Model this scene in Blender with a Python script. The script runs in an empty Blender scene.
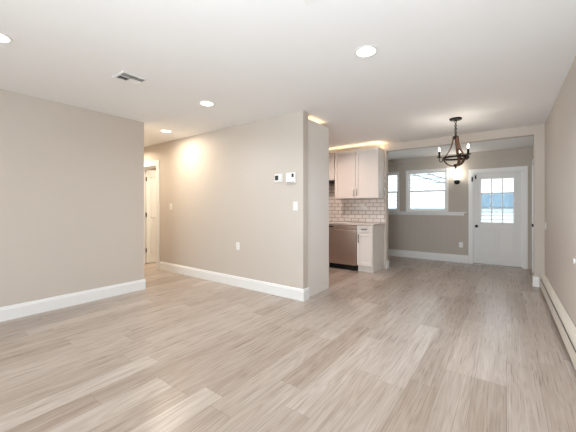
import bpy, bmesh, math, random
from mathutils import Vector, Matrix
random.seed(4)
S = bpy.context.scene
COL = S.collection
PI = math.pi

# ------------------------------------------------------------------ camera, world, lights
cam_d = bpy.data.cameras.new('camera'); cam = bpy.data.objects.new('camera', cam_d); COL.objects.link(cam)
cam.location = (0, 0, 1.197)
cam.rotation_euler = (PI/2, 0, math.radians(36.354))
cam_d.sensor_fit = 'HORIZONTAL'; cam_d.sensor_width = 36
cam_d.lens = 297.1/576*36
cam_d.shift_y = -8.56/576
cam_d.clip_start = 0.02
S.camera = cam
S.view_settings.view_transform = 'Standard'; S.view_settings.look = 'None'
S.view_settings.gamma = 1; S.view_settings.use_curve_mapping = False
S.view_settings.exposure = 0.0

W = bpy.data.worlds.new('world'); S.world = W; W.use_nodes = True
bg = W.node_tree.nodes['Background']; bg.inputs[0].default_value = (0.86, 0.93, 1.0, 1); bg.inputs[1].default_value = 2.4

def area(name, loc, rot, sx, sy, power, color=(1, 1, 1), shape='RECTANGLE', spread=180):
    l = bpy.data.lights.new(name, 'AREA'); l.shape = shape; l.size = sx; l.size_y = sy
    l.energy = power; l.color = color; l.spread = math.radians(spread)
    o = bpy.data.objects.new(name, l); o.location = loc; o.rotation_euler = rot; COL.objects.link(o); return o
def point(name, loc, power, color, r=0.03):
    l = bpy.data.lights.new(name, 'POINT'); l.energy = power; l.color = color; l.shadow_soft_size = r
    o = bpy.data.objects.new(name, l); o.location = loc; COL.objects.link(o); return o

DAY = (0.75, 0.87, 1.0); WARM = (1.0, 0.72, 0.42); LED = (1.0, 0.9, 0.78)
# daylight entering by the two big windows in the wall behind the camera
area('daylight_window_a', (-2.75, -2.96, 1.4), (PI/2, 0, 0), 1.7, 1.7, 12, (.93, .96, 1))
area('daylight_window_b', (-0.75, -2.96, 1.4), (PI/2, 0, 0), 1.7, 1.7, 106, (.93, .965, 1))
# added fill lights without fixtures behind the viewpoint, bounced off the ceiling to brighten it
area('ceiling_fill', (-1.2, -1.5, 0.8), (PI-0.75, 0, 0), 1.0, 1.0, 8, (0.85, 0.93, 1.0), spread=130)
area('ceiling_fill_low', (-0.6, -0.4, 0.5), (PI-0.72, 0, -0.38), .8, .8, 26, (0.8, 0.91, 1.0), spread=130)
sun_d = bpy.data.lights.new('sun', 'SUN'); sun_d.energy = 3.6; sun_d.angle = math.radians(2); sun_d.color = (1, .98, .95)
sun = bpy.data.objects.new('sun', sun_d); sun.rotation_euler = (math.radians(32), 0, math.radians(20)); COL.objects.link(sun)

# ------------------------------------------------------------------ materials
def nmat(name):
    m = bpy.data.materials.new(name); m.use_nodes = True
    return m, m.node_tree.nodes, m.node_tree.links, m.node_tree.nodes['Principled BSDF']
def srgb(r, g, b):
    f = lambda c: ((c/255)/12.92 if c/255 <= 0.04045 else ((c/255+0.055)/1.055)**2.4)
    return (f(r), f(g), f(b), 1)
def mat(name, col, rough=0.5, metal=0.0, bump=0.0, bscale=200, var=0.0, emit=None, es=0.0, spec=0.5, trans=0.0):
    m, N, L, B = nmat(name)
    B.inputs['Base Color'].default_value = col; B.inputs['Roughness'].default_value = rough
    B.inputs['Metallic'].default_value = metal; B.inputs['Specular IOR Level'].default_value = spec
    B.inputs['Transmission Weight'].default_value = trans
    if emit:
        B.inputs['Emission Color'].default_value = emit; B.inputs['Emission Strength'].default_value = es
    tc = N.new('ShaderNodeTexCoord')
    no = N.new('ShaderNodeTexNoise'); no.inputs['Scale'].default_value = bscale; no.inputs['Detail'].default_value = 3
    L.new(tc.outputs['Object'], no.inputs['Vector'])
    if bump:
        b = N.new('ShaderNodeBump'); b.inputs['Strength'].default_value = bump; b.inputs['Distance'].default_value = 0.002
        L.new(no.outputs['Fac'], b.inputs['Height']); L.new(b.outputs[0], B.inputs['Normal'])
    if var:
        n2 = N.new('ShaderNodeTexNoise'); n2.inputs['Scale'].default_value = 3; L.new(tc.outputs['Object'], n2.inputs['Vector'])
        mx = N.new('ShaderNodeMix'); mx.data_type = 'RGBA'
        mx.inputs['A'].default_value = tuple(c*(1-var) for c in col[:3])+(1,)
        mx.inputs['B'].default_value = tuple(min(1, c*(1+var)) for c in col[:3])+(1,)
        L.new(n2.outputs['Fac'], mx.inputs['Factor']); L.new(mx.outputs['Result'], B.inputs['Base Color'])
    return m

GREIGE = srgb(207, 198, 189)
M = {}
M['wall'] = mat('greige_wall_paint', GREIGE, 0.6, bump=0.06, bscale=350, var=0.012, spec=0.3)
M['ceiling'] = mat('white_ceiling_paint', srgb(244, 244, 244), 0.8, bump=0.05, bscale=300, var=0.008, spec=0.2)
M['trim'] = mat('white_gloss_trim_paint', srgb(240, 240, 240), 0.35, bump=0.02, bscale=80)
M['door'] = mat('white_door_paint', srgb(232, 232, 231), 0.4, bump=0.03, bscale=60)
M['cab'] = mat('white_cabinet_paint', srgb(238, 234, 230), 0.35, bump=0.02, bscale=80)
M['plastic'] = mat('white_plastic', srgb(240, 240, 238), 0.3)
M['greyplastic'] = mat('dark_grey_screen', srgb(60, 66, 66), 0.2)
M['black'] = mat('black_metal', srgb(22, 20, 19), 0.4, 0.0)
M['nickel'] = mat('brushed_nickel', srgb(150, 146, 142), 0.35, 1.0, bump=0.05)
M['bronze'] = mat('dark_bronze', srgb(24, 20, 18), 0.45, 0.6, bump=0.1)
M['heater'] = mat('heater_enamel', srgb(226, 219, 206), 0.4, bump=0.02)
M['slot'] = mat('dark_slot', srgb(25, 24, 23), 0.8)
M['stone'] = mat('pale_stone_worktop', srgb(214, 208, 202), 0.2, bump=0.02, bscale=40, var=0.08)
M['concrete'] = mat('outside_paving', srgb(205, 205, 202), 0.9, bump=0.3, bscale=20, var=0.1)
M['roof'] = mat('blue_grey_shingle', srgb(92, 114, 130), 0.9, bump=0.4, bscale=25, var=0.1)
M['cream'] = mat('candle_sleeve', srgb(40, 34, 30), 0.5)
M['flame'] = mat('lit_bulb', srgb(255, 240, 215), 0.3, emit=(1, 0.86, 0.66, 1), es=14)
M['disc'] = mat('lit_led_lens', srgb(255, 255, 250), 0.3, emit=(1, 0.95, 0.88, 1), es=6)
M['shade'] = mat('lit_frosted_glass', srgb(255, 250, 240), 0.4, emit=(1, 0.93, 0.8, 1), es=6)

def steel():
    m, N, L, B = nmat('brushed_stainless_steel')
    B.inputs['Metallic'].default_value = 1; B.inputs['Roughness'].default_value = 0.28
    B.inputs['Base Color'].default_value = srgb(205, 192, 184)
    B.inputs['Anisotropic'].default_value = 0.85
    tn = N.new('ShaderNodeTangent'); tn.direction_type = 'RADIAL'; tn.axis = 'Z'; L.new(tn.outputs[0], B.inputs['Tangent'])
    tc = N.new('ShaderNodeTexCoord'); mp = N.new('ShaderNodeMapping'); mp.inputs['Scale'].default_value = (4, 4, 600)
    no = N.new('ShaderNodeTexNoise'); no.inputs['Scale'].default_value = 1
    L.new(tc.outputs['Object'], mp.inputs[0]); L.new(mp.outputs[0], no.inputs['Vector'])
    b = N.new('ShaderNodeBump'); b.inputs['Strength'].default_value = 0.08; b.inputs['Distance'].default_value = 0.001
    L.new(no.outputs['Fac'], b.inputs['Height']); L.new(b.outputs[0], B.inputs['Normal'])
    return m
M['steel'] = steel()

def wood():
    m, N, L, B = nmat('brown_barrel_wood')
    tc = N.new('ShaderNodeTexCoord'); mp = N.new('ShaderNodeMapping'); mp.inputs['Scale'].default_value = (60, 60, 6)
    no = N.new('ShaderNodeTexNoise'); no.inputs['Scale'].default_value = 1; no.inputs['Detail'].default_value = 5
    cr = N.new('ShaderNodeValToRGB')
    cr.color_ramp.elements[0].color = srgb(44, 28, 19); cr.color_ramp.elements[1].color = srgb(98, 64, 42)
    cr.color_ramp.elements[0].position = 0.3; cr.color_ramp.elements[1].position = 0.7
    L.new(tc.outputs['Object'], mp.inputs[0]); L.new(mp.outputs[0], no.inputs['Vector'])
    L.new(no.outputs['Fac'], cr.inputs[0]); L.new(cr.outputs[0], B.inputs['Base Color'])
    B.inputs['Roughness'].default_value = 0.55
    return m
M['wood'] = wood()

def glass():
    m, N, L, B = nmat('window_glass')
    N.remove(B); out = N['Material Output']
    t = N.new('ShaderNodeBsdfTransparent'); t.inputs[0].default_value = (0.97, 0.99, 0.985, 1)
    g = N.new('ShaderNodeBsdfGlossy'); g.inputs['Roughness'].default_value = 0.02
    f = N.new('ShaderNodeFresnel'); f.inputs[0].default_value = 1.12
    x = N.new('ShaderNodeMixShader')
    L.new(f.outputs[0], x.inputs[0]); L.new(t.outputs[0], x.inputs[1]); L.new(g.outputs[0], x.inputs[2]); L.new(x.outputs[0], out.inputs[0])
    return m
M['glass'] = glass()

def math_node(N, L, op, a, b=None, c=None):
    n = N.new('ShaderNodeMath'); n.operation = op
    for i, v in enumerate((a, b, c)):
        if v is None: continue
        if isinstance(v, (int, float)): n.inputs[i].default_value = v
        else: L.new(v, n.inputs[i])
    return n.outputs[0]

def floor_mat():
    m, N, L, B = nmat('greige_oak_planks')
    mt = lambda *a: math_node(N, L, *a)
    tc = N.new('ShaderNodeTexCoord'); sp = N.new('ShaderNodeSeparateXYZ'); L.new(tc.outputs['Object'], sp.inputs[0])
    X, Y = sp.outputs[0], sp.outputs[1]
    PW, PL = 0.18, 1.22
    u = mt('DIVIDE', X, PW); row = mt('FLOOR', u); fu = mt('SUBTRACT', u, row)
    wn = N.new('ShaderNodeTexWhiteNoise'); wn.noise_dimensions = '1D'; L.new(mt('ADD', row, 31.5), wn.inputs['W'])
    v = mt('ADD', mt('DIVIDE', Y, PL), mt('MULTIPLY', wn.outputs['Value'], 7.0)); colm = mt('FLOOR', v); fv = mt('SUBTRACT', v, colm)
    cb = N.new('ShaderNodeCombineXYZ'); L.new(row, cb.inputs[0]); L.new(colm, cb.inputs[1])
    w2 = N.new('ShaderNodeTexWhiteNoise'); w2.noise_dimensions = '3D'; L.new(cb.outputs[0], w2.inputs['Vector'])
    rnd = w2.outputs['Value']
    # grain coordinates
    gx = mt('ADD', mt('MULTIPLY', X, 1.0), mt('MULTIPLY', rnd, 37.0))
    g1 = N.new('ShaderNodeCombineXYZ'); L.new(mt('MULTIPLY', gx, 9.0), g1.inputs[0]); L.new(mt('MULTIPLY', Y, 0.9), g1.inputs[1]); L.new(mt('MULTIPLY', rnd, 11.0), g1.inputs[2])
    n1 = N.new('ShaderNodeTexNoise'); n1.inputs['Scale'].default_value = 1.0; n1.inputs['Detail'].default_value = 2; L.new(g1.outputs[0], n1.inputs['Vector'])
    rings = mt('PINGPONG', mt('MULTIPLY', n1.outputs['Fac'], 10.0), 0.5)
    g2 = N.new('ShaderNodeCombineXYZ'); L.new(mt('MULTIPLY', gx, 150.0), g2.inputs[0]); L.new(mt('MULTIPLY', Y, 2.4), g2.inputs[1])
    n2 = N.new('ShaderNodeTexNoise'); n2.inputs['Scale'].default_value = 1.0; n2.inputs['Detail'].default_value = 4; L.new(g2.outputs[0], n2.inputs['Vector'])
    cr = N.new('ShaderNodeValToRGB'); e = cr.color_ramp.elements
    e[0].position = 0.0; e[0].color = srgb(140, 121, 105)
    e[1].position = 1.0; e[1].color = srgb(213, 204, 197)
    x = e.new(0.5); x.color = srgb(178, 164, 153)
    tone = mt('ADD', mt('MULTIPLY', rnd, 0.36), mt('ADD', mt('MULTIPLY', rings, 0.30), mt('MULTIPLY', mt('SUBTRACT', n2.outputs['Fac'], 0.5), 0.5)))
    g3 = N.new('ShaderNodeCombineXYZ'); L.new(mt('MULTIPLY', gx, 20.0), g3.inputs[0]); L.new(mt('MULTIPLY', Y, 0.9), g3.inputs[1])
    n3 = N.new('ShaderNodeTexNoise'); n3.inputs['Scale'].default_value = 1.0; n3.inputs['Detail'].default_value = 2; L.new(g3.outputs[0], n3.inputs['Vector'])
    tone = mt('ADD', tone, mt('ADD', 0.16, mt('MULTIPLY', mt('SUBTRACT', n3.outputs['Fac'], 0.5), 0.5)))
    L.new(tone, cr.inputs[0])
    # seams
    su = mt('MINIMUM', fu, mt('SUBTRACT', 1.0, fu)); sv = mt('MINIMUM', fv, mt('SUBTRACT', 1.0, fv))
    seam = mt('MINIMUM', mt('MULTIPLY', su, PW), mt('MULTIPLY', sv, PL))
    sm = mt('LESS_THAN', seam, 0.0011)
    mx = N.new('ShaderNodeMix'); mx.data_type = 'RGBA'
    L.new(mt('MULTIPLY', sm, 0.55), mx.inputs['Factor']); L.new(cr.outputs[0], mx.inputs['A']); mx.inputs['B'].default_value = srgb(104, 88, 74)
    L.new(mx.outputs['Result'], B.inputs['Base Color'])
    B.inputs['Roughness'].default_value = 0.42
    L.new(mt('ADD', 0.22, mt('MULTIPLY', n2.outputs['Fac'], 0.14)), B.inputs['Roughness'])
    b = N.new('ShaderNodeBump'); b.inputs['Strength'].default_value = 0.25; b.inputs['Distance'].default_value = 0.001
    L.new(mt('SUBTRACT', mt('MULTIPLY', n2.outputs['Fac'], 0.4), sm), b.inputs['Height']); L.new(b.outputs[0], B.inputs['Normal'])
    return m
M['floor'] = floor_mat()

def tile_mat():
    m, N, L, B = nmat('white_subway_tile')
    tc = N.new('ShaderNodeTexCoord'); sp = N.new('ShaderNodeSeparateXYZ'); L.new(tc.outputs['Object'], sp.inputs[0])
    cb = N.new('ShaderNodeCombineXYZ'); L.new(sp.outputs[0], cb.inputs[0]); L.new(sp.outputs[2], cb.inputs[1])
    br = N.new('ShaderNodeTexBrick'); L.new(cb.outputs[0], br.inputs['Vector'])
    br.inputs['Scale'].default_value = 1.0; br.inputs['Brick Width'].default_value = 0.155; br.inputs['Row Height'].default_value = 0.0785
    br.inputs['Mortar Size'].default_value = 0.0045; br.inputs['Mortar Smooth'].default_value = 0.1
    br.inputs['Color1'].default_value = srgb(238, 234, 230); br.inputs['Color2'].default_value = srgb(228, 223, 218)
    br.inputs['Mortar'].default_value = srgb(146, 136, 130)
    L.new(br.outputs['Color'], B.inputs['Base Color']); B.inputs['Roughness'].default_value = 0.12
    b = N.new('ShaderNodeBump'); b.invert = True; b.inputs['Strength'].default_value = 0.5; b.inputs['Distance'].default_value = 0.002
    L.new(br.outputs['Fac'], b.inputs['Height']); L.new(b.outputs[0], B.inputs['Normal'])
    return m
M['tile'] = tile_mat()

def panel_mat():
    m, N, L, B = nmat('greige_grooved_panelling')
    mt = lambda *a: math_node(N, L, *a)
    tc = N.new('ShaderNodeTexCoord'); sp = N.new('ShaderNodeSeparateXYZ'); L.new(tc.outputs['Object'], sp.inputs[0])
    f = mt('FRACT', mt('DIVIDE', sp.outputs[0], 0.134)); g = mt('LESS_THAN', f, 0.035)
    B.inputs['Base Color'].default_value = srgb(192, 184, 174); B.inputs['Roughness'].default_value = 0.5
    b = N.new('ShaderNodeBump'); b.inputs['Strength'].default_value = 0.8; b.inputs['Distance'].default_value = 0.003
    L.new(mt('MULTIPLY', g, -1.0), b.inputs['Height']); L.new(b.outputs[0], B.inputs['Normal'])
    return m
M['panel'] = panel_mat()

def siding_mat():
    m, N, L, B = nmat('white_lap_siding')
    mt = lambda *a: math_node(N, L, *a)
    tc = N.new('ShaderNodeTexCoord'); sp = N.new('ShaderNodeSeparateXYZ'); L.new(tc.outputs['Object'], sp.inputs[0])
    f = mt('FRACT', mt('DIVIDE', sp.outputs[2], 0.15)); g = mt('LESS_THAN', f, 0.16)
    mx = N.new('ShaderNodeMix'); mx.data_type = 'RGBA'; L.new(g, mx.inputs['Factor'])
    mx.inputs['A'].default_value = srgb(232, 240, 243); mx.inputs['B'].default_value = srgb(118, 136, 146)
    L.new(mx.outputs['Result'], B.inputs['Base Color']); B.inputs['Roughness'].default_value = 0.6
    return m
M['siding'] = siding_mat()

# ------------------------------------------------------------------ mesh helpers
def NB(): return bmesh.new()
def box(bm, x0, x1, y0, y1, z0, z1, bev=0.0):
    r = bmesh.ops.create_cube(bm, size=1, matrix=Matrix.Translation(((x0+x1)/2, (y0+y1)/2, (z0+z1)/2)) @ Matrix.Diagonal((abs(x1-x0), abs(y1-y0), abs(z1-z0), 1)))
    if bev:
        es = list({e for v in r['verts'] for e in v.link_edges})
        bmesh.ops.bevel(bm, geom=es, offset=bev, segments=2, profile=0.5, affect='EDGES')
def prism(bm, prof, axis, a, b):
    """closed profile of (p, z) points extruded along axis from a to b; axis 'x': p is y; axis 'y': p is x"""
    def P(p, z, t): return (t, p, z) if axis == 'x' else (p, t, z)
    A = [bm.verts.new(P(p, z, a)) for p, z in prof]; Bv = [bm.verts.new(P(p, z, b)) for p, z in prof]
    n = len(prof); bm.faces.new(A); bm.faces.new(Bv[::-1])
    for i in range(n): bm.faces.new((A[i], A[(i+1) % n], Bv[(i+1) % n], Bv[i]))
    bmesh.ops.recalc_face_normals(bm, faces=bm.faces[:])
def lathe(bm, prof, c=(0, 0, 0), seg=32, axis='z', closed=True):
    """prof: (r, h) list; revolve about axis through c"""
    rings = []
    for r, h in prof:
        ring = []
        for i in range(seg):
            a = 2*PI*i/seg; x, y = r*math.cos(a), r*math.sin(a)
            p = {'z': (x, y, h), 'y': (x, h, y), 'x': (h, x, y)}[axis]
            ring.append(bm.verts.new((c[0]+p[0], c[1]+p[1], c[2]+p[2])))
        rings.append(ring)
    for A, Bv in zip(rings, rings[1:]):
        for i in range(seg): bm.faces.new((A[i], A[(i+1) % seg], Bv[(i+1) % seg], Bv[i]))
    if closed:
        bm.faces.new(rings[0][::-1]); bm.faces.new(rings[-1])
    bmesh.ops.recalc_face_normals(bm, faces=bm.faces[:])
def tube(bm, pts, r, seg=10, closed=False):
    pts = [Vector(p) for p in pts]; n = len(pts); rings = []; up = Vector((0, 0, 1)); prev = None
    for i, p in enumerate(pts):
        if closed: d = pts[(i+1) % n]-pts[i-1]
        else: d = pts[min(i+1, n-1)]-pts[max(i-1, 0)]
        d.normalize()
        a = (prev - d*prev.dot(d)) if prev is not None else (up.cross(d) if abs(d.z) < 0.9 else Vector((1, 0, 0)).cross(d))
        a.normalize(); prev = a; b = d.cross(a)
        rings.append([bm.verts.new(p+a*r*math.cos(2*PI*k/seg)+b*r*math.sin(2*PI*k/seg)) for k in range(seg)])
    rr = list(zip(rings, rings[1:])) + ([(rings[-1], rings[0])] if closed else [])
    for A, Bv in rr:
        for k in range(seg): bm.faces.new((A[k], A[(k+1) % seg], Bv[(k+1) % seg], Bv[k]))
    if not closed: bm.faces.new(rings[0][::-1]); bm.faces.new(rings[-1])
    bmesh.ops.recalc_face_normals(bm, faces=bm.faces[:])
def strap(bm, pts, wdir, width, thick):
    """flat band swept along pts; wdir is the (constant) width direction"""
    pts = [Vector(p) for p in pts]; w = Vector(wdir).normalized(); rings = []
    for i, p in enumerate(pts):
        d = (pts[min(i+1, len(pts)-1)]-pts[max(i-1, 0)]).normalized(); nn = d.cross(w).normalized()
        rings.append([bm.verts.new(p+w*sx*width/2+nn*sy*thick/2) for sx, sy in ((-1, -1), (1, -1), (1, 1), (-1, 1))])
    for A, Bv in zip(rings, rings[1:]):
        for k in range(4): bm.faces.new((A[k], A[(k+1) % 4], Bv[(k+1) % 4], Bv[k]))
    bm.faces.new(rings[0][::-1]); bm.faces.new(rings[-1])
    bmesh.ops.recalc_face_normals(bm, faces=bm.faces[:])

def root_loc(o):
    while o.parent: o = o.parent
    return Vector(o.location)
def obj(name, bm, m, parent=None, loc=None, smooth=False, label=None):
    """world-space bmesh -> one object (own origin = loc, or the thing's base when it is a part)"""
    org = root_loc(parent) if parent else Vector(loc or (0, 0, 0))
    bmesh.ops.translate(bm, verts=bm.verts[:], vec=-org)
    me = bpy.data.meshes.new(name); bm.to_mesh(me); bm.free()
    me.materials.append(M[m] if isinstance(m, str) else m)
    if smooth:
        for p in me.polygons: p.use_smooth = True
        try: me.set_sharp_from_angle(angle=math.radians(40))
        except Exception: pass
    o = bpy.data.objects.new(name, me); COL.objects.link(o)
    if parent: o.parent = parent
    else: o.location = org
    if label: o['label'] = label
    return o
def tag(o, label, cat, group=None):
    o['label'] = label; o['category'] = cat
    if group: o['group'] = group
    return o
def thing(name, label, cat, loc, group=None):
    o = bpy.data.objects.new(name, None); COL.objects.link(o); o.location = loc; o.empty_display_size = 0.1
    return tag(o, label, cat, group)
def struct_root(name, loc, label, cat):
    o = bpy.data.objects.new(name, None); COL.objects.link(o); o.location = loc; o.empty_display_size = 0.1
    o['kind'] = 'structure'; o['label'] = label; o['category'] = cat; return o
def struct(name, bm, m, label, cat='wall', loc=None):
    o = obj(name, bm, m, loc=loc); o['kind'] = 'structure'; o['label'] = label; o['category'] = cat; return o
def dup(root, loc, label, group=None):
    r = root.copy(); COL.objects.link(r); r.location = loc; r['label'] = label
    if group: r['group'] = group
    for ch in list(root.children):
        c = ch.copy(); COL.objects.link(c); c.parent = r
        for g in list(ch.children):
            d = g.copy(); COL.objects.link(d); d.parent = c
    return r
def wall_holes_x(bm, x0, x1, y0, y1, z0, z1, holes):
    """wall running along x with rectangular holes (hx0,hx1,hz0,hz1), not overlapping in x"""
    cur = x0
    for a, b, c, d in sorted(holes):
        if a > cur: box(bm, cur, a, y0, y1, z0, z1)
        if c > z0: box(bm, a, b, y0, y1, z0, c)
        if d < z1: box(bm, a, b, y0, y1, d, z1)
        cur = b
    if x1 > cur: box(bm, cur, x1, y0, y1, z0, z1)

# ------------------------------------------------------------------ structure
H = 2.44; XL = -4.275; XR = 0.457; DW = 3.177; WE = -2.097; DH = 5.837; DF = 7.428; YB = -2.8; HA = 2.37
KX = -1.90; SX = 0.335; AX = 0.395; XHL = -7.2; XK = -4.62

bm = NB(); box(bm, XHL-0.12, XR+0.12, YB-0.12, DF+0.15, -0.1, 0.0)
struct('floor', bm, 'floor', 'light greige oak-look plank floor running through all the rooms', 'floor')
bm = NB(); box(bm, XHL-0.12, XR+0.12, YB-0.12, DH+0.12, H, H+0.1)
struct('ceiling', bm, 'ceiling', 'smooth white flat ceiling of the main room, hall and kitchen', 'ceiling')
bm = NB(); box(bm, -3.6, XR+0.12, DH+0.12, DF+0.15, HA, HA+0.17)
struct('ceiling_sunroom', bm, 'ceiling', 'lower white ceiling beyond the header beam by the back door', 'ceiling')

bm = NB(); box(bm, XL-0.12, XL, YB, 2.253, 0, H)
struct('wall_left', bm, 'wall', 'greige wall on the left, ending at the hall opening')
bm = NB(); box(bm, XR, XR+0.12, YB, DH, 0, H)
struct('wall_right', bm, 'wall', 'long greige wall at the right edge above the baseboard heater')
bm = NB(); wall_holes_x(bm, XL-0.12, XR+0.12, YB-0.12, YB, 0, H, [(-3.6, -1.9, 0.55, 2.25), (-1.6, 0.1, 0.55, 2.25)])
struct('wall_front', bm, 'wall', 'greige wall with two wide windows behind the viewpoint')
# long wall facing the viewer, with the bedroom door opening at its far left
bm = NB(); wall_holes_x(bm, XHL, WE, DW, DW+0.115, 0, H, [(-6.2, -5.53, -0.01, 2.03)])
struct('wall_middle', bm, 'wall', 'greige wall facing the room with thermostats and switches on it')
bm = NB(); box(bm, XHL, XL-0.12, 2.133, 2.253, 0, H)
struct('wall_hall', bm, 'wall', 'near side wall of the hallway')
bm = NB(); box(bm, XHL-0.12, XHL, 2.133, 5.957, 0, H)
struct('wall_hall_end', bm, 'wall', 'wall at the far end of the hallway')
bm = NB(); box(bm, XK-0.12, XK, DW+0.115, DH, 0, H)
struct('wall_kitchen_left', bm, 'wall', 'greige wall at the far left end of the kitchen')
bm = NB(); box(bm, XHL, KX, DH, DH+0.12, 0, H); box(bm, KX, SX, DH, DH+0.12, 2.305, H); box(bm, SX, XR+0.12, DH, DH+0.12, 0, H)
struct('wall_back', bm, 'wall', 'greige wall with header beam over the wide opening to the back door area')
W1 = (-2.99, -2.10); W2 = (-1.948, -1.041); WZ = (1.10, 2.075)
C_ = 0.042
D1 = (-0.585, 0.255, 2.0)
bm = NB(); wall_holes_x(bm, -3.6, XR+0.12, DF, DF+0.15, 0, HA, [(W1[0]+C_, W1[1]-C_, WZ[0], WZ[1]-C_), (W2[0]+C_, W2[1]-C_, WZ[0], WZ[1]-C_), (D1[0], D1[1], -0.01, 1.93)])
struct('wall_far', bm, 'panel', 'greige grooved panel wall with the windows and white back door')
bm = NB()
box(bm, AX, AX+0.12, DH+0.12, 6.27, 0, HA); box(bm, AX, AX+0.12, 6.27, 7.05, 1.985, HA); box(bm, AX, AX+0.12, 7.05, DF, 0, HA)
struct('wall_sunroom_right', bm, 'wall', 'narrow greige side wall right of the white back door')
bm = NB(); box(bm, -3.6, -3.48, DH+0.12, DF, 0, HA)
struct('wall_sunroom_left', bm, 'wall', 'greige side wall left of the two windows')
# flat frieze boards below the low ceiling and corner batten
bm = NB(); box(bm, -3.48, AX, DF-0.02, DF, 2.235, HA, 0.003)
struct('trim_1', bm, 'panel', 'flat greige frieze board under the low ceiling', 'trim')

def base_prof(h=0.15, t=0.016):
    return [(0, 0), (t, 0), (t, h-0.03), (t*0.75, h-0.022), (t*0.6, h-0.006), (t*0.3, h), (0, h)]
def bb(bm, axis, wallpos, sign, a, b, h=0.15):
    prism(bm, [(wallpos+sign*p, z) for p, z in base_prof(h)], axis, a, b)
bm = NB(); bb(bm, 'y', XL, 1, YB, 2.2675); bb(bm, 'x', 2.253, 1, XL-0.12, XL+0.002)
struct('baseboard_left', bm, 'trim', 'white baseboard along the left wall', 'baseboard')
bm = NB(); bb(bm, 'x', DW, -1, -5.42, WE+0.0145); bb(bm, 'y', WE, 1, DW-0.002, DW+0.115+0.01)
struct('baseboard_middle', bm, 'trim', 'white baseboard of the wall with the thermostats, turning its corner', 'baseboard')
bm = NB(); bb(bm, 'x', DF, -1, -3.48, -0.665, 0.165)
struct('baseboard_far', bm, 'trim', 'white baseboard under the two windows of the far wall', 'baseboard')
bm = NB(); bb(bm, 'y', KX, 1, DH-0.01, DH+0.132)
struct('baseboard_kitchen', bm, 'trim', 'short white baseboard wrapping the wall end beside the kitchen cabinet', 'baseboard')
bm = NB(); bb(bm, 'y', SX, -1, DH-0.002, DH+0.12); bb(bm, 'x', DH, -1, SX-0.0145, 0.395)
struct('baseboard_right', bm, 'trim', 'short white baseboard wrapping the stub wall beside the heater', 'baseboard')
bm = NB(); bb(bm, 'x', YB, 1, XL, XR)
struct('baseboard_front', bm, 'trim', 'white baseboard of the wall behind the viewpoint', 'baseboard')

# ------------------------------------------------------------------ windows
def frame_rect(bm, x0, x1, z0, z1, w, y0, y1, bev=0.002, wb=None):
    wb = w if wb is None else wb
    box(bm, x0, x0+w, y0, y1, z0, z1, bev); box(bm, x1-w, x1, y0, y1, z0, z1, bev)
    box(bm, x0+w, x1-w, y0, y1, z1-w, z1, bev); box(bm, x0+w, x1-w, y0, y1, z0, z0+wb, bev)
def hung_window(name, x0, x1, label):
    z0, z1 = WZ
    r = struct_root(name, ((x0+x1)/2, DF, z0), label, 'window')
    b = NB()
    box(b, x0, x0+C_, DF-0.018, DF, z0, z1, .003); box(b, x1-C_, x1, DF-0.018, DF, z0, z1, .003); box(b, x0, x1, DF-0.019, DF, z1-C_, z1, .003)
    obj('window_casing', b, 'trim', r)
    a, c, t = x0+C_, x1-C_, z1-C_; mid = 1.578
    b = NB(); frame_rect(b, a, c, z0, t, 0.012, DF, DF+0.14); obj('window_frame', b, 'trim', r)
    a += 0.012; c -= 0.012; t -= 0.012; zb = z0+0.012
    b = NB(); frame_rect(b, a, c, mid-0.018, t, 0.026, DF+0.085, DF+0.115); up = obj('upper_sash', b, 'trim', r)
    b = NB(); box(b, a+.026, c-.026, DF+0.098, DF+0.102, mid+.008, t-.026); obj('glass_pane', b, 'glass', up)
    b = NB(); frame_rect(b, a, c, zb, mid+0.018, 0.028, DF+0.045, DF+0.078, wb=0.05); lo = obj('lower_sash', b, 'trim', r)
    b = NB(); box(b, a+.028, c-.028, DF+0.06, DF+0.064, zb+.05, mid-.018); obj('glass_pane', b, 'glass', lo)
    b = NB(); box(b, (a+c)/2-.03, (a+c)/2+.03, DF+0.05, DF+0.08, mid+.018, mid+.03, .003); obj('sash_lock', b, 'trim', lo)
    return r
hung_window('window_1', W1[0], W1[1], 'white double-hung window partly hidden by the kitchen wall end')
hung_window('window_2', W2[0], W2[1], 'fully visible white double-hung window left of the wall sconce')
# long window stool (shelf) under both windows
r = struct_root('trim_2', (-2.0, DF, 1.06), 'long white sill shelf under both windows of the far wall', 'sill')
b = NB(); box(b, -3.3, -0.69, DF-0.085, DF, 1.075, 1.10, .005); obj('sill_board', b, 'trim', r)
b = NB(); box(b, -3.3, -0.74, DF-0.022, DF, 1.02, 1.075, .003); obj('apron_board', b, 'trim', r)
for i, (a, c) in enumerate(((-3.6, -1.9), (-1.6, 0.1))):
    r = struct_root('window_%d' % (3+i), ((a+c)/2, YB, 0.6), 'wide white window behind the viewpoint, %s one' % ('left' if i else 'right'), 'window')
    b = NB(); frame_rect(b, a-.07, c+.07, .48, 2.32, .07, YB, YB+.018); obj('window_casing', b, 'trim', r)
    b = NB(); frame_rect(b, a, c, .55, 2.25, .04, YB-.11, YB-.01); box(b, (a+c)/2-.025, (a+c)/2+.025, YB-.09, YB-.03, .59, 2.21, .003); obj('window_frame', b, 'trim', r)
    b = NB(); box(b, a+.04, (a+c)/2-.025, YB-.062, YB-.058, .59, 2.21); obj('glass_pane', b, 'glass', r)
    b = NB(); box(b, (a+c)/2+.025, c-.04, YB-.062, YB-.058, .59, 2.21); obj('glass_pane', b, 'glass', r)

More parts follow.
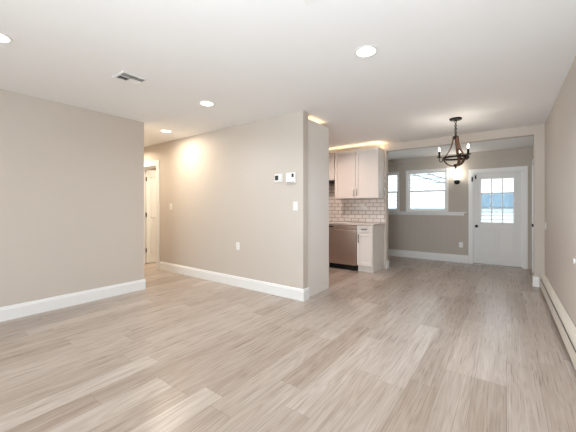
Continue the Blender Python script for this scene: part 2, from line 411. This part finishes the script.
# ------------------------------------------------------------------ back door (nine lites)
def knob(parent, c, axis, sgn, m='black', name='door_knob'):
    b = NB()
    lathe(b, [(0.03, 0), (0.03, 0.006*sgn), (0.012, 0.01*sgn), (0.011, 0.03*sgn), (0.02, 0.036*sgn), (0.028, 0.05*sgn), (0.024, 0.062*sgn), (0.008, 0.068*sgn)], c, 20, axis)
    return obj(name, b, m, parent, smooth=True)
r = struct_root('door_1', (-0.165, DF, 0), 'white back door with nine window lites and black knob', 'door')
b = NB(); a, c, t = D1
box(b, a-.075, a+.005, DF-.02, DF, 0, t, .003); box(b, c-.005, c+.075, DF-.02, DF, 0, t, .003); box(b, a-.075, c+.075, DF-.021, DF, 1.925, t+.005, .003)
obj('door_casing', b, 'trim', r)
b = NB(); box(b, a, a+.02, DF, DF+.15, 0, 1.93); box(b, c-.02, c, DF, DF+.15, 0, 1.93); box(b, a+.02, c-.02, DF, DF+.15, 1.912, 1.93)
obj('door_jamb', b, 'trim', r)
b = NB(); box(b, a, c, DF-.005, DF+.15, 0, .018, .004); obj('threshold', b, 'nickel', r)
x0, x1, y0, y1, z0, z1 = a+.022, c-.022, DF+.02, DF+.062, .02, 1.91
gx0, gx1, gz0, gz1 = -0.435, 0.115, 0.885, 1.79
b = NB(); wall_holes_x(b, x0, x1, y0, y1, z0, z1, [(gx0, gx1, gz0, gz1)])
leaf = obj('door_leaf', b, 'door', r)
# moulded lower panels
b = NB()
for pa, pb in ((gx0-.0, -0.185), (-0.135, gx1)):
    frame_rect(b, pa, pb, .2, .74, .018, y0-.005, y0+.002, .002)
obj('panel_moulding', b, 'door', leaf)
b = NB(); frame_rect(b, gx0-.022, gx1+.022, gz0-.022, gz1+.022, .03, y0-.012, y0, .003); obj('glazing_frame', b, 'trim', leaf)
b = NB()
cw, ch = (gx1-gx0)/3, (gz1-gz0)/3
for i in (1, 2):
    box(b, gx0+i*cw-.011, gx0+i*cw+.011, y0-.008, y0+.03, gz0, gz1); box(b, gx0, gx1, y0-.007, y0+.029, gz0+i*ch-.011, gz0+i*ch+.011)
obj('muntin_grid', b, 'trim', leaf)
for i in range(3):
    for j in range(3):
        b = NB(); box(b, gx0+i*cw+.01, gx0+(i+1)*cw-.01, y0+.014, y0+.018, gz0+j*ch+.01, gz0+(j+1)*ch-.01); obj('glass_pane', b, 'glass', leaf)
knob(r, (-.515, y0, .80), 'y', -1)
b = NB(); box(b, -.545, -.515, y0-.02, y0, 1.80, 1.88, .003); lathe(b, [(.008, -.022), (.008, 0)], (-.525, y0, 1.86), 10, 'y'); obj('surface_bolt', b, 'black', r)
b = NB(); lathe(b, [(.008, 1.74), (.008, 1.85)], (a-.005, DF-.03, 0), 10); box(b, a-.02, a+.01, DF-.024, DF-.018, 1.75, 1.84); obj('hinge', b, 'black', r)

# side door on the right wall of the sunroom (seen at a grazing angle)
r = struct_root('door_2', (AX, 6.66, 0), 'white side door seen edge on at the far right with a black knob', 'door')
b = NB(); box(b, AX-.018, AX, 6.19, 6.27, 0, 2.06, .003); box(b, AX-.018, AX, 7.05, 7.13, 0, 2.06, .003); box(b, AX-.018, AX, 6.19, 7.13, 1.98, 2.06, .003); obj('door_casing', b, 'trim', r)
b = NB(); box(b, AX+.005, AX+.045, 6.275, 7.045, .01, 1.98, .002)
for za, zb in ((.2, .9), (1.05, 1.85)):
    for ya, yb in ((6.37, 6.62), (6.70, 6.95)): box(b, AX, AX+.01, ya, yb, za, zb, .004)
obj('door_leaf', b, 'door', r); knob(r, (AX+.005, 6.35, .90), 'x', -1)

# bedroom door standing open beyond the doorway at the hall's left
r = struct_root('door_3', (-5.87, DW, 0), 'open white panelled door with black hinges down the hallway', 'door')
b = NB(); box(b, -5.53, -5.44, DW-.02, DW, 0, 2.03, .003); box(b, -6.29, -6.2, DW-.02, DW, 0, 2.03, .003); box(b, -6.29, -5.44, DW-.021, DW, 2.025, 2.12, .003)
obj('door_casing', b, 'trim', r)
b = NB(); box(b, -5.55, -5.53, DW, DW+.115, 0, 2.03); box(b, -6.2, -6.18, DW, DW+.115, 0, 2.03); box(b, -6.18, -5.55, DW, DW+.115, 2.01, 2.03); obj('door_jamb', b, 'trim', r)
b = NB(); box(b, -6.195, -6.16, DW+.125, DW+.755, .012, 2.0, .002); leaf = obj('door_leaf', b, 'door', r)
b = NB()
for za, zb in ((.22, .82), (.98, 1.86)):
    y0_, y1_ = DW+.22, DW+.66
    box(b, -6.165, -6.153, y0_, y0_+.015, za, zb, .002); box(b, -6.165, -6.153, y1_-.015, y1_, za, zb, .002)
    box(b, -6.165, -6.153, y0_, y1_, za, za+.015, .002); box(b, -6.165, -6.153, y0_, y1_, zb-.015, zb, .002)
obj('panel_moulding', b, 'door', leaf)
for z in (.29, 1.04, 1.80):
    b = NB(); lathe(b, [(.009, z-.045), (.009, z+.045)], (-6.155, DW+.118, 0), 12); box(b, -6.19, -6.155, DW+.116, DW+.124, z-.04, z+.04); obj('hinge', b, 'black', r)
knob(r, (-6.16, DW+.69, .95), 'x', 1)

# ------------------------------------------------------------------ baseboard heater
r = thing('baseboard_heater', 'long cream-white metal baseboard heater along the right wall', 'heater', (0.43, 2.0, 0))
y0, y1 = -1.0, 5.79
b = NB(); prism(b, [(.452, .212), (.452, .222), (.418, .212), (.404, .188), (.404, .158), (.407, .158), (.407, .186), (.420, .208)], 'y', y0, y1); obj('top_cover', b, 'heater', r)
ys = [-1.0, 1.9, 3.30, 5.79]
for ya, yb in zip(ys, ys[1:]):
    b = NB(); prism(b, [(.398, .03), (.401, .03), (.401, .150), (.398, .152)], 'y', ya+.002, yb-.002); obj('front_panel', b, 'heater', r)
b = NB(); box(b, .449, .455, y0, y1, .01, .21); obj('back_plate', b, 'slot', r)
b = NB(); tube(b, [(.432, y0+.03, .08), (.432, y1-.03, .08)], .011); obj('water_pipe', b, 'nickel', r)
for y in (y0, y1-.02):
    b = NB(); prism(b, [(.402, 0), (.455, 0), (.455, .224), (.418, .214), (.3965, .19), (.3965, .02)], 'y', y, y+.02); obj('end_cap', b, 'heater', r)

# ------------------------------------------------------------------ ceiling things
def can(loc, label):
    t = thing('recessed_light', label, 'ceiling light', (loc[0], loc[1], H), 'recessed ceiling lights')
    b = NB(); lathe(b, [(.093, 0), (.092, -.004), (.078, -.007), (.072, -.004), (.072, 0)], (loc[0], loc[1], H), 40, closed=False); obj('trim_ring', b, 'plastic', t, smooth=True)
    b = NB(); lathe(b, [(.0725, -.0005), (.0725, -.003), (.04, -.0045), (.001, -.005)], (loc[0], loc[1], H), 40); obj('lens', b, 'disc', t, smooth=True)
    return t
spots = [(-.903, 2.276, 'large lit round recessed light nearest the top centre of the ceiling', 22, (.84, .92, 1)),
         (-2.886, 2.287, 'lit recessed light on the ceiling just in front of the middle wall', 7, (.9, .95, 1)),
         (-4.462, 2.715, 'smallest lit recessed light over the hallway beyond the left wall', 15, (1, .86, .66)),
         (-2.985, .48, 'lit recessed light cut off by the left edge of the photo', 2, LED)]
c0 = None
for x, y, lab, p, pc in spots:
    c0 = can((x, y), lab) if c0 is None else dup(c0, (x, y, H), lab)
    area('recessed_lamp', (x, y, H-.012), (0, 0, 0), .13, .13, p, pc, 'DISK', 178 if y > 2.5 else 150)
area('kitchen_lamp', (-2.86, 4.5, H-.012), (0, 0, 0), .14, .14, 19, (1, .78, .68), 'DISK', 160)
area('bedroom_lamp', (-5.6, 4.3, H-.03), (0, 0, 0), .2, .2, 40, (1, .85, .65), 'DISK', 180)
area('hall_lamp_far', (-6.0, 2.7, H-.02), (0, 0, 0), .14, .14, 16, (1, .85, .65), 'DISK', 160)

def vent(x0, x1, y0, y1, label):
    t = thing('ceiling_vent', label, 'ceiling vent', ((x0+x1)/2, (y0+y1)/2, H), 'ceiling air registers')
    b = NB(); w = .022; z0, z1 = H-.007, H
    box(b, x0, x1, y0, y0+w, z0, z1, .002); box(b, x0, x1, y1-w, y1, z0, z1, .002); box(b, x1-w, x1, y0+w, y1-w, z0, z1, .002)
    box(b, x0, x0+w*2, y0+w, y1-w, z0, z1, .002)
    xm = (x0+2*w+x1-w)/2; ym = (y0+y1)/2
    box(b, xm-.007, xm+.007, y0+w, y1-w, z0, z1); box(b, x0+2*w, xm, ym-.006, ym+.006, z0, z1)
    obj('frame', b, 'plastic', t)
    b = NB(); box(b, x0+.01, x1-.01, y0+.01, y1-.01, H-.0012, H-.0002); obj('duct_opening', b, 'slot', t)
    b = NB()
    def sl(xa, xb, ya, yb, alongy, tilt):
        n = 4
        for i in range(n):
            if alongy:
                x = xa+(i+.5)*(xb-xa)/n; prism(b, [(x-.005, z0), (x-.0035, z0), (x-.0035+tilt, z1-.001), (x-.005+tilt, z1-.001)], 'y', ya, yb)
            else:
                y = ya+(i+.5)*(yb-ya)/n/1; prism(b, [(y-.005, z0), (y-.0035, z0), (y-.0035+tilt, z1-.001), (y-.005+tilt, z1-.001)], 'x', xa, xb)
    sl(xm+.007, x1-w, y0+w, y1-w, True, -.003)
    sl(x0+2*w, xm-.007, ym+.006, y1-w, True, .012)
    n = 4
    for i in range(n):
        y = y0+w+(i+.5)*(ym-.006-y0-w)/n; prism(b, [(y-.006, z0), (y-.0045, z0), (y+.0, z1-.001), (y-.0015, z1-.001)], 'x', x0+2*w, xm-.007)
    obj('louvres', b, 'plastic', t)
    return t
vent(-3.035, -2.81, 1.285, 1.53, 'white louvred ceiling vent near the top left of the ceiling')
vent(-.982, -.747, 1.265, 1.53, 'ceiling vent just cut off by the top edge of the photo')

# ------------------------------------------------------------------ wall devices
def screws(b, cx, z, y):
    lathe(b, [(.0035, -.0015), (.0035, 0)], (cx, y, z), 8, 'y')
def outlet(x, y, z, label, w=.07, h=.115):
    t = thing('wall_outlet', label, 'outlet', (x, y, z-h/2), 'wall outlets')
    b = NB(); box(b, x-w/2, x+w/2, y-.006, y, z-h/2, z+h/2, .002); obj('cover_plate', b, 'plastic', t)
    for dz in (-.02, .02):
        b = NB(); box(b, x-.017, x+.017, y-.0085, y-.005, z+dz-.0145, z+dz+.0145, .003); s = obj('socket', b, 'plastic', t)
        b = NB(); box(b, x-.008, x-.0055, y-.0089, y-.008, z+dz-.004, z+dz+.006); box(b, x+.0055, x+.008, y-.0089, y-.008, z+dz-.004, z+dz+.006); obj('slots', b, 'slot', s)
    return t
def switch(x, y, z, label):
    t = thing('light_switch', label, 'light switch', (x, y, z-.0575), 'light switches')
    b = NB(); box(b, x-.036, x+.036, y-.006, y, z-.0575, z+.0575, .002); obj('cover_plate', b, 'plastic', t)
    b = NB(); prism(b, [(y-.0058, z-.033), (y-.0058, z+.033), (y-.011, z+.03), (y-.0075, z-.03)], 'x', x-.016, x+.016); obj('rocker', b, 'plastic', t)
    return t
outlet(-3.28, DW, .612, 'white outlet low on the middle wall')
outlet(-.80, DF, .385, 'white outlet low on the far wall left of the back door')
switch(-2.217, DW, 1.215, 'white light switch below the two thermostats')
switch(-5.055, DW, 1.215, 'white light switch beside the hallway door casing')
o = outlet(-2.36, DH-.008, 1.185, 'white outlet on the subway tile below the upper cabinet', .115, .07)
for ch in list(o.children):
    if ch.name.startswith('socket'): ch.location = ((ch.bound_box[0][2]+ch.bound_box[1][2])*.5-.035, 0, -((ch.bound_box[0][2]+ch.bound_box[1][2])*.5-.035))
# right wall switch and outlet (plates face -x)
t = thing('light_switch', 'cream light switch on the right wall near the corner', 'light switch', (XR, 5.66, .87), 'light switches')
b = NB(); box(b, XR-.006, XR, 5.624, 5.696, .872, .987, .002); obj('cover_plate', b, 'plastic', t)
b = NB(); box(b, XR-.011, XR-.005, 5.644, 5.676, .897, .962, .002); obj('rocker', b, 'plastic', t)
t = thing('wall_plate', 'small round white plate on the right wall at the right edge of the photo', 'wall plate', (XR, 3.415, .724))
b = NB(); lathe(b, [(.024, 0), (.023, -.006), (.019, -.009), (.004, -.010)], (XR, 3.415, .748), 28, 'x'); obj('cover', b, 'plastic', t, smooth=True)
b = NB(); lathe(b, [(.006, -.009), (.006, -.014), (.004, -.015)], (XR, 3.415, .748), 12, 'x'); obj('screw', b, 'nickel', t, smooth=True)

t = thing('thermostat', 'left thermostat with white body and square dark display', 'thermostat', (-2.49, DW, 1.54))
b = NB(); box(b, -2.558, -2.425, DW-.006, DW, 1.538, 1.652, .003); obj('wall_plate', b, 'plastic', t)
b = NB(); box(b, -2.553, -2.43, DW-.026, DW-.005, 1.543, 1.648, .006); obj('body', b, 'plastic', t)
b = NB(); box(b, -2.54, -2.483, DW-.0275, DW-.025, 1.565, 1.628, .002); d = obj('display', b, 'greyplastic', t)
for z in (1.58, 1.612):
    b = NB(); box(b, -2.463, -2.443, DW-.029, DW-.025, z-.009, z+.009, .002); obj('button', b, 'plastic', t)
t = thing('thermostat', 'right wider white thermostat with small dark display at its top', 'thermostat', (-2.275, DW, 1.51))
b = NB(); box(b, -2.352, -2.198, DW-.035, DW, 1.513, 1.655, .008); obj('body', b, 'plastic', t)
b = NB(); box(b, -2.255, -2.222, DW-.037, DW-.034, 1.592, 1.636, .002); obj('display', b, 'greyplastic', t)
b = NB(); box(b, -2.34, -2.21, DW-.037, DW-.034, 1.522, 1.53, .001); obj('cover_seam', b, 'nickel', t)

# ------------------------------------------------------------------ kitchen
def shaker(b, x0, x1, z0, z1, y, w=.055, d=.024):
    """shaker front facing -y, its back at y"""
    box(b, x0, x1, y-d*.35, y, z0, z1)
    box(b, x0, x0+w, y-d, y-d*.35, z0, z1, .0015); box(b, x1-w, x1, y-d, y-d*.35, z0, z1, .0015)
    box(b, x0+w, x1-w, y-d, y-d*.35, z1-w, z1, .0015); box(b, x0+w, x1-w, y-d, y-d*.35, z0, z0+w, .0015)
def pull(parent, x, y, z, L_, vertical, m):
    b = NB(); h = L_/2
    if vertical:
        tube(b, [(x, y, z-h), (x, y-.022, z-h), (x, y-.03, z-h+.01), (x, y-.03, z+h-.01), (x, y-.022, z+h), (x, y, z+h)], .008 if m == 'black' else .006, 8)
    else:
        tube(b, [(x-h, y, z), (x-h, y-.022, z), (x-h+.01, y-.03, z), (x+h-.01, y-.03, z), (x+h, y-.022, z), (x+h, y, z)], .007, 8)
    return obj('handle', b, m, parent, smooth=True)
YF = 5.25
def base_cabinet(x0, x1, label, ndoor, end_panel):
    t = thing('base_cabinet', label, 'cabinet', ((x0+x1)/2, 5.53, 0), 'white base cabinets')
    b = NB(); box(b, x0, x1, YF, DH-.002, .115, .862); box(b, x0, x1, YF+.045, DH-.002, 0, .115); obj('body', b, 'cab', t)
    if end_panel:
        b = NB(); prism(b, [(YF-.002, .10), (YF-.002, .862), (DH-.002, .862), (DH-.002, 0), (YF+.025, 0), (YF+.025, .06)], 'x', x1, x1+.008); obj('end_panel', b, 'cab', t)
    w = (x1-x0)/ndoor
    for i in range(ndoor):
        a, c = x0+i*w+.004, x0+(i+1)*w-.004
        b = NB(); shaker(b, a, c, .735, .853, YF, .03); d = obj('drawer', b, 'cab', t); pull(d, (a+c)/2, YF-.02, .79, .10, False, 'black')
        b = NB(); shaker(b, a, c, .125, .725, YF, .055); d = obj('door', b, 'cab', t)
        pull(d, a+.035 if i == 0 else c-.035, YF-.02, .62, .14, True, 'black')
    return t
base_cabinet(-2.253, -1.962, 'narrow white base cabinet with one drawer, right of the dishwasher', 1, True)
base_cabinet(-3.62, -2.872, 'wide white base cabinet left of the dishwasher, mostly hidden', 2, False)

t = thing('dishwasher', 'stainless steel dishwasher with bar handle under the worktop', 'dishwasher', (-2.562, 5.53, 0))
b = NB(); box(b, -2.866, -2.26, YF, DH-.01, .10, .86); obj('body', b, 'slot', t)
b = NB(); box(b, -2.864, -2.262, YF-.028, YF, .105, .78, .004); dw = obj('door', b, 'steel', t)
b = NB(); box(b, -2.864, -2.262, YF-.028, YF, .785, .857, .004); cp = obj('control_panel', b, 'steel', t)
b = NB(); box(b, -2.84, -2.74, YF-.0295, YF-.027, .81, .835, .001); obj('display', b, 'slot', cp)
b = NB(); tube(b, [(-2.84, YF-.028, .765), (-2.84, YF-.055, .765), (-2.82, YF-.064, .767), (-2.56, YF-.070, .769), (-2.30, YF-.064, .767), (-2.285, YF-.055, .765), (-2.285, YF-.028, .765)], .012, 12); obj('handle', b, 'steel', dw, smooth=True)
b = NB(); box(b, -2.864, -2.262, YF+.04, YF+.055, 0, .10); obj('toe_kick', b, 'slot', t)

b = NB(); box(b, -4.6, -1.93, YF-.03, DH-.002, .865, .895, .003)
tag(obj('worktop', b, 'stone', loc=(-3.26, 5.53, .865)), 'thin pale stone worktop over the dishwasher and base cabinets', 'worktop')
b = NB(); box(b, -4.6, -1.932, DH-.010, DH-.0005, .896, 1.80)
tag(obj('tile_backsplash', b, 'tile', loc=(-1.932, DH, .896)), 'white subway tile backsplash with grey grout behind the worktop', 'backsplash')

YU = 5.52
def wall_cabinet(x0, x1, z0, z1, ndoor, label, handles=True):
    t = thing('wall_cabinet', label, 'cabinet', ((x0+x1)/2, DH, z0), 'white wall cabinets')
    b = NB(); box(b, x0, x1, YU, DH-.011, z0, z1, .001); obj('body', b, 'cab', t)
    w = (x1-x0)/ndoor
    for i in range(ndoor):
        a, c = x0+i*w+.003, x0+(i+1)*w-.003
        b = NB(); shaker(b, a, c, z0+.008, z1-.008, YU, .06); d = obj('door', b, 'cab', t)
        if handles: pull(d, c-.03 if i % 2 == 0 else a+.03, YU-.02, z0+.12, .13, True, 'nickel')
    return t
wall_cabinet(-2.853, -1.942, 1.375, 2.335, 2, 'tall two-door white wall cabinet over the dishwasher')
wall_cabinet(-3.63, -2.858, 1.76, 2.335, 2, 'shorter white wall cabinet over the range hood')
t = thing('range_hood', 'thin dark range hood under the shorter wall cabinet', 'range hood', (-3.245, 5.65, 1.70))
b = NB(); prism(b, [(5.46, 1.715), (5.46, 1.735), (5.50, 1.757), (DH-.012, 1.757), (DH-.012, 1.70), (5.50, 1.70)], 'x', -3.625, -2.865); obj('canopy', b, 'black', t)
b = NB(); box(b, -3.5, -3.0, 5.55, 5.75, 1.694, 1.70, .001); obj('filter', b, 'nickel', t)
# tall cabinet at the end of the middle wall
t = thing('pantry_cabinet', 'tall white cabinet side panel at the end of the middle wall', 'cabinet', (-2.5, 3.6, 0))
b = NB(); box(b, -2.142, -2.122, DW+.117, 3.905, 0, 2.372, .001); obj('side_panel', b, 'cab', t)
b = NB(); box(b, -2.95, -2.1425, DW+.117, 3.88, .1, 2.34); box(b, -2.95, -2.1425, DW+.117, 3.84, 0, .1); obj('body', b, 'cab', t)
for i in range(2):
    a = -2.95+i*.404
    for z0, z1 in ((.11, 1.55), (1.56, 2.33)):
        b = NB(); box(b, a+.003, a+.401, 3.8805, 3.90, z0, z1, .002); d = obj('door', b, 'cab', t)
        b = NB(); hx = a+.37 if i == 0 else a+.03; hz = 1.2 if z1 < 2 else 1.65
        tube(b, [(hx, 3.90, hz-.06), (hx, 3.925, hz-.055), (hx, 3.925, hz+.055), (hx, 3.90, hz+.06)], .0055, 8); obj('handle', b, 'nickel', d)
# warm strip lights on top of the cabinets, washing the ceiling
area('cabinet_top_strip', (-2.8, 5.60, 2.345), (PI, 0, 0), 1.7, .03, 1.7, (1, .76, .48))
area('cabinet_top_strip_end', (-1.975, 5.66, 2.345), (PI, 0, 0), .03, .28, .5, (1, .66, .36))
area('pantry_top_strip', (-2.2, 3.62, 2.38), (PI, 0, 0), .05, .4, .3, WARM)

# ------------------------------------------------------------------ chandelier
CX, CY = -.574, 4.733
t = thing('chandelier', 'dark bronze and wood barrel chandelier with three candle lights', 'chandelier', (CX, CY, 1.755))
b = NB(); lathe(b, [(.078, H), (.078, H-.012), (.072, H-.022), (.02, H-.028), (.012, H-.04)], (CX, CY, 0), 32); obj('canopy', b, 'bronze', t, smooth=True)
b = NB(); z = H-.045; k = 0
while z > 2.215:
    d = Vector((1, 0, 0)) if k % 2 == 0 else Vector((0, 1, 0))
    pts = [(CX+d.x*.012*math.cos(q), CY+d.y*.012*math.cos(q), z+.016*math.sin(q)-.004) for q in [2*PI*i/14 for i in range(14)]]
    tube(b, pts, .0055, 6, closed=True); z -= .025; k += 1
obj('chain', b, 'bronze', t, smooth=True)
b = NB(); lathe(b, [(.006, 2.225), (.012, 2.215), (.014, 2.20), (.035, 2.19), (.04, 2.18), (.036, 2.165), (.03, 2.15)], (CX, CY, 0), 24); obj('top_hub', b, 'bronze', t, smooth=True)
b = NB(); lathe(b, [(.004, 1.735), (.012, 1.742), (.014, 1.752), (.008, 1.76), (.022, 1.768), (.03, 1.78), (.026, 1.80)], (CX, CY, 0), 24); obj('bottom_finial', b, 'bronze', t, smooth=True)
# hoop
b = NB()
for zz, rr in ((1.91, .172), (1.872, .172)):
    pass
n = 48; vs = []
for i in range(n):
    a = 2*PI*i/n; ring = []
    for rr, zz in ((.158, 1.876), (.165, 1.876), (.165, 1.902), (.158, 1.902)): ring.append(b.verts.new((CX+rr*math.cos(a), CY+rr*math.sin(a), zz)))
    vs.append(ring)
for i in range(n):
    A, B2 = vs[i], vs[(i+1) % n]
    for k in range(4): b.faces.new((A[k], A[(k+1) % 4], B2[(k+1) % 4], B2[k]))
bmesh.ops.recalc_face_normals(b, faces=b.faces[:]); obj('hoop', b, 'bronze', t, smooth=True)
base_yaw = math.atan2(-CX, CY)
for k, ang in enumerate((194, 314, 74)):
    a = math.radians(ang)+base_yaw; d = Vector((math.cos(a), math.sin(a), 0)); w = Vector((-d.y, d.x, 0)); c = Vector((CX, CY, 0))
    prof = [(.030, 2.185), (.034, 2.14), (.044, 2.09), (.062, 2.03), (.090, 1.975), (.122, 1.925), (.155, 1.893), (.152, 1.87), (.134, 1.835), (.105, 1.80), (.065, 1.782), (.02, 1.775)]
    b = NB(); strap(b, [c+d*r_+Vector((0, 0, z_)) for r_, z_ in prof], w, .036, .012); obj('stave', b, 'wood', t)
    b = NB()
    R0, R1 = .164, .208
    pts = [c+d*R0+Vector((0, 0, 1.89))]
    for q in range(0, 11):
        th = PI + q/10*PI
        pts.append(c+d*((R0+R1)/2+(R1-R0)/2*math.cos(th))+Vector((0, 0, 1.872+.034*math.sin(th))))
    pts.append(c+d*R1+Vector((0, 0, 1.90)))
    tube(b, pts, .0055, 8); arm = obj('arm', b, 'bronze', t, smooth=True)
    p = c+d*R1
    b = NB(); lathe(b, [(.010, 1.895), (.034, 1.902), (.036, 1.909), (.014, 1.909), (.013, 1.985), (.010, 1.987)], (p.x, p.y, 0), 20); obj('candle_cup', b, 'bronze', arm, smooth=True)
    b = NB(); lathe(b, [(.007, 1.985), (.010, 1.995), (.0125, 2.006), (.010, 2.022), (.005, 2.036), (.001, 2.043)], (p.x, p.y, 0), 16); obj('bulb', b, 'flame', arm, smooth=True)
    point('candle_light', (p.x, p.y, 2.075), 1.6, (1, .9, .78), .015)

# ------------------------------------------------------------------ wall sconce
sx, sz = -.875, 1.754
t = thing('wall_sconce', 'small dark wall sconce with a lit glass shade left of the back door', 'wall light', (sx, DF, 1.70))
b = NB(); lathe(b, [(.055, 0), (.055, -.012), (.045, -.02), (.02, -.024)], (sx, DF, sz), 28, 'y'); obj('backplate', b, 'bronze', t, smooth=True)
b = NB(); tube(b, [(sx, DF-.02, sz), (sx, DF-.07, sz-.01), (sx, DF-.095, sz+.005), (sx, DF-.10, sz+.02)], .009, 10); lathe(b, [(.02, sz+.012), (.04, sz+.02), (.04, sz+.035), (.03, sz+.04)], (sx, DF-.10, 0), 20); obj('arm', b, 'bronze', t, smooth=True)
b = NB(); lathe(b, [(.034, sz+.041), (.052, sz+.07), (.056, sz+.11), (.05, sz+.15), (.035, sz+.165)], (sx, DF-.10, 0), 24); obj('glass_shade', b, 'shade', t, smooth=True)
point('sconce_light', (sx, DF-.10, sz+.215), 3.4, (1, .93, .82), .04)

# ------------------------------------------------------------------ outside
bm = NB(); box(bm, -30, 30, DF+.16, 45, -.75, -.65)
o = struct('ground_outside', bm, 'concrete', 'pale paved yard behind the house', 'ground')
hs = t = thing('neighbour_house', 'white lap-sided neighbouring house seen through the two windows', 'house', (-6.5, 13.0, -.65))
b = NB(); box(b, -13, -1.25, 11.4, 17, -.65, 5.2); obj('wall', b, 'siding', t)
b = NB(); prism(b, [(-13.4, 5.2), (-7.1, 8.4), (-.85, 5.2)], 'y', 11.1, 17.2); obj('roof', b, 'roof', t)
t = thing('garden_shed', 'low white-sided shed with blue-grey roof seen through the back door', 'shed', (.6, 15.5, -.65))
b = NB(); box(b, -1.1, 3.6, 14.6, 17, -.65, 1.18); obj('wall', b, 'siding', t)
b = NB(); prism(b, [(14.3, 1.14), (14.3, 1.22), (15.8, 1.86), (17.3, 1.22), (17.3, 1.14)], 'x', -1.15, 3.8); obj('roof', b, 'roof', t)
for xa, za, xb, zb in ((-3.05, 2.53, -1.55, 1.985), (-2.35, 2.455, -1.55, 2.14)):
    b = NB(); tube(b, [(xa+(xb-xa)*q/8, 11.37, za+(zb-za)*q/8-.02*math.sin(PI*q/8)) for q in range(9)], .014, 6)
    obj('service_cable', b, 'black', hs)
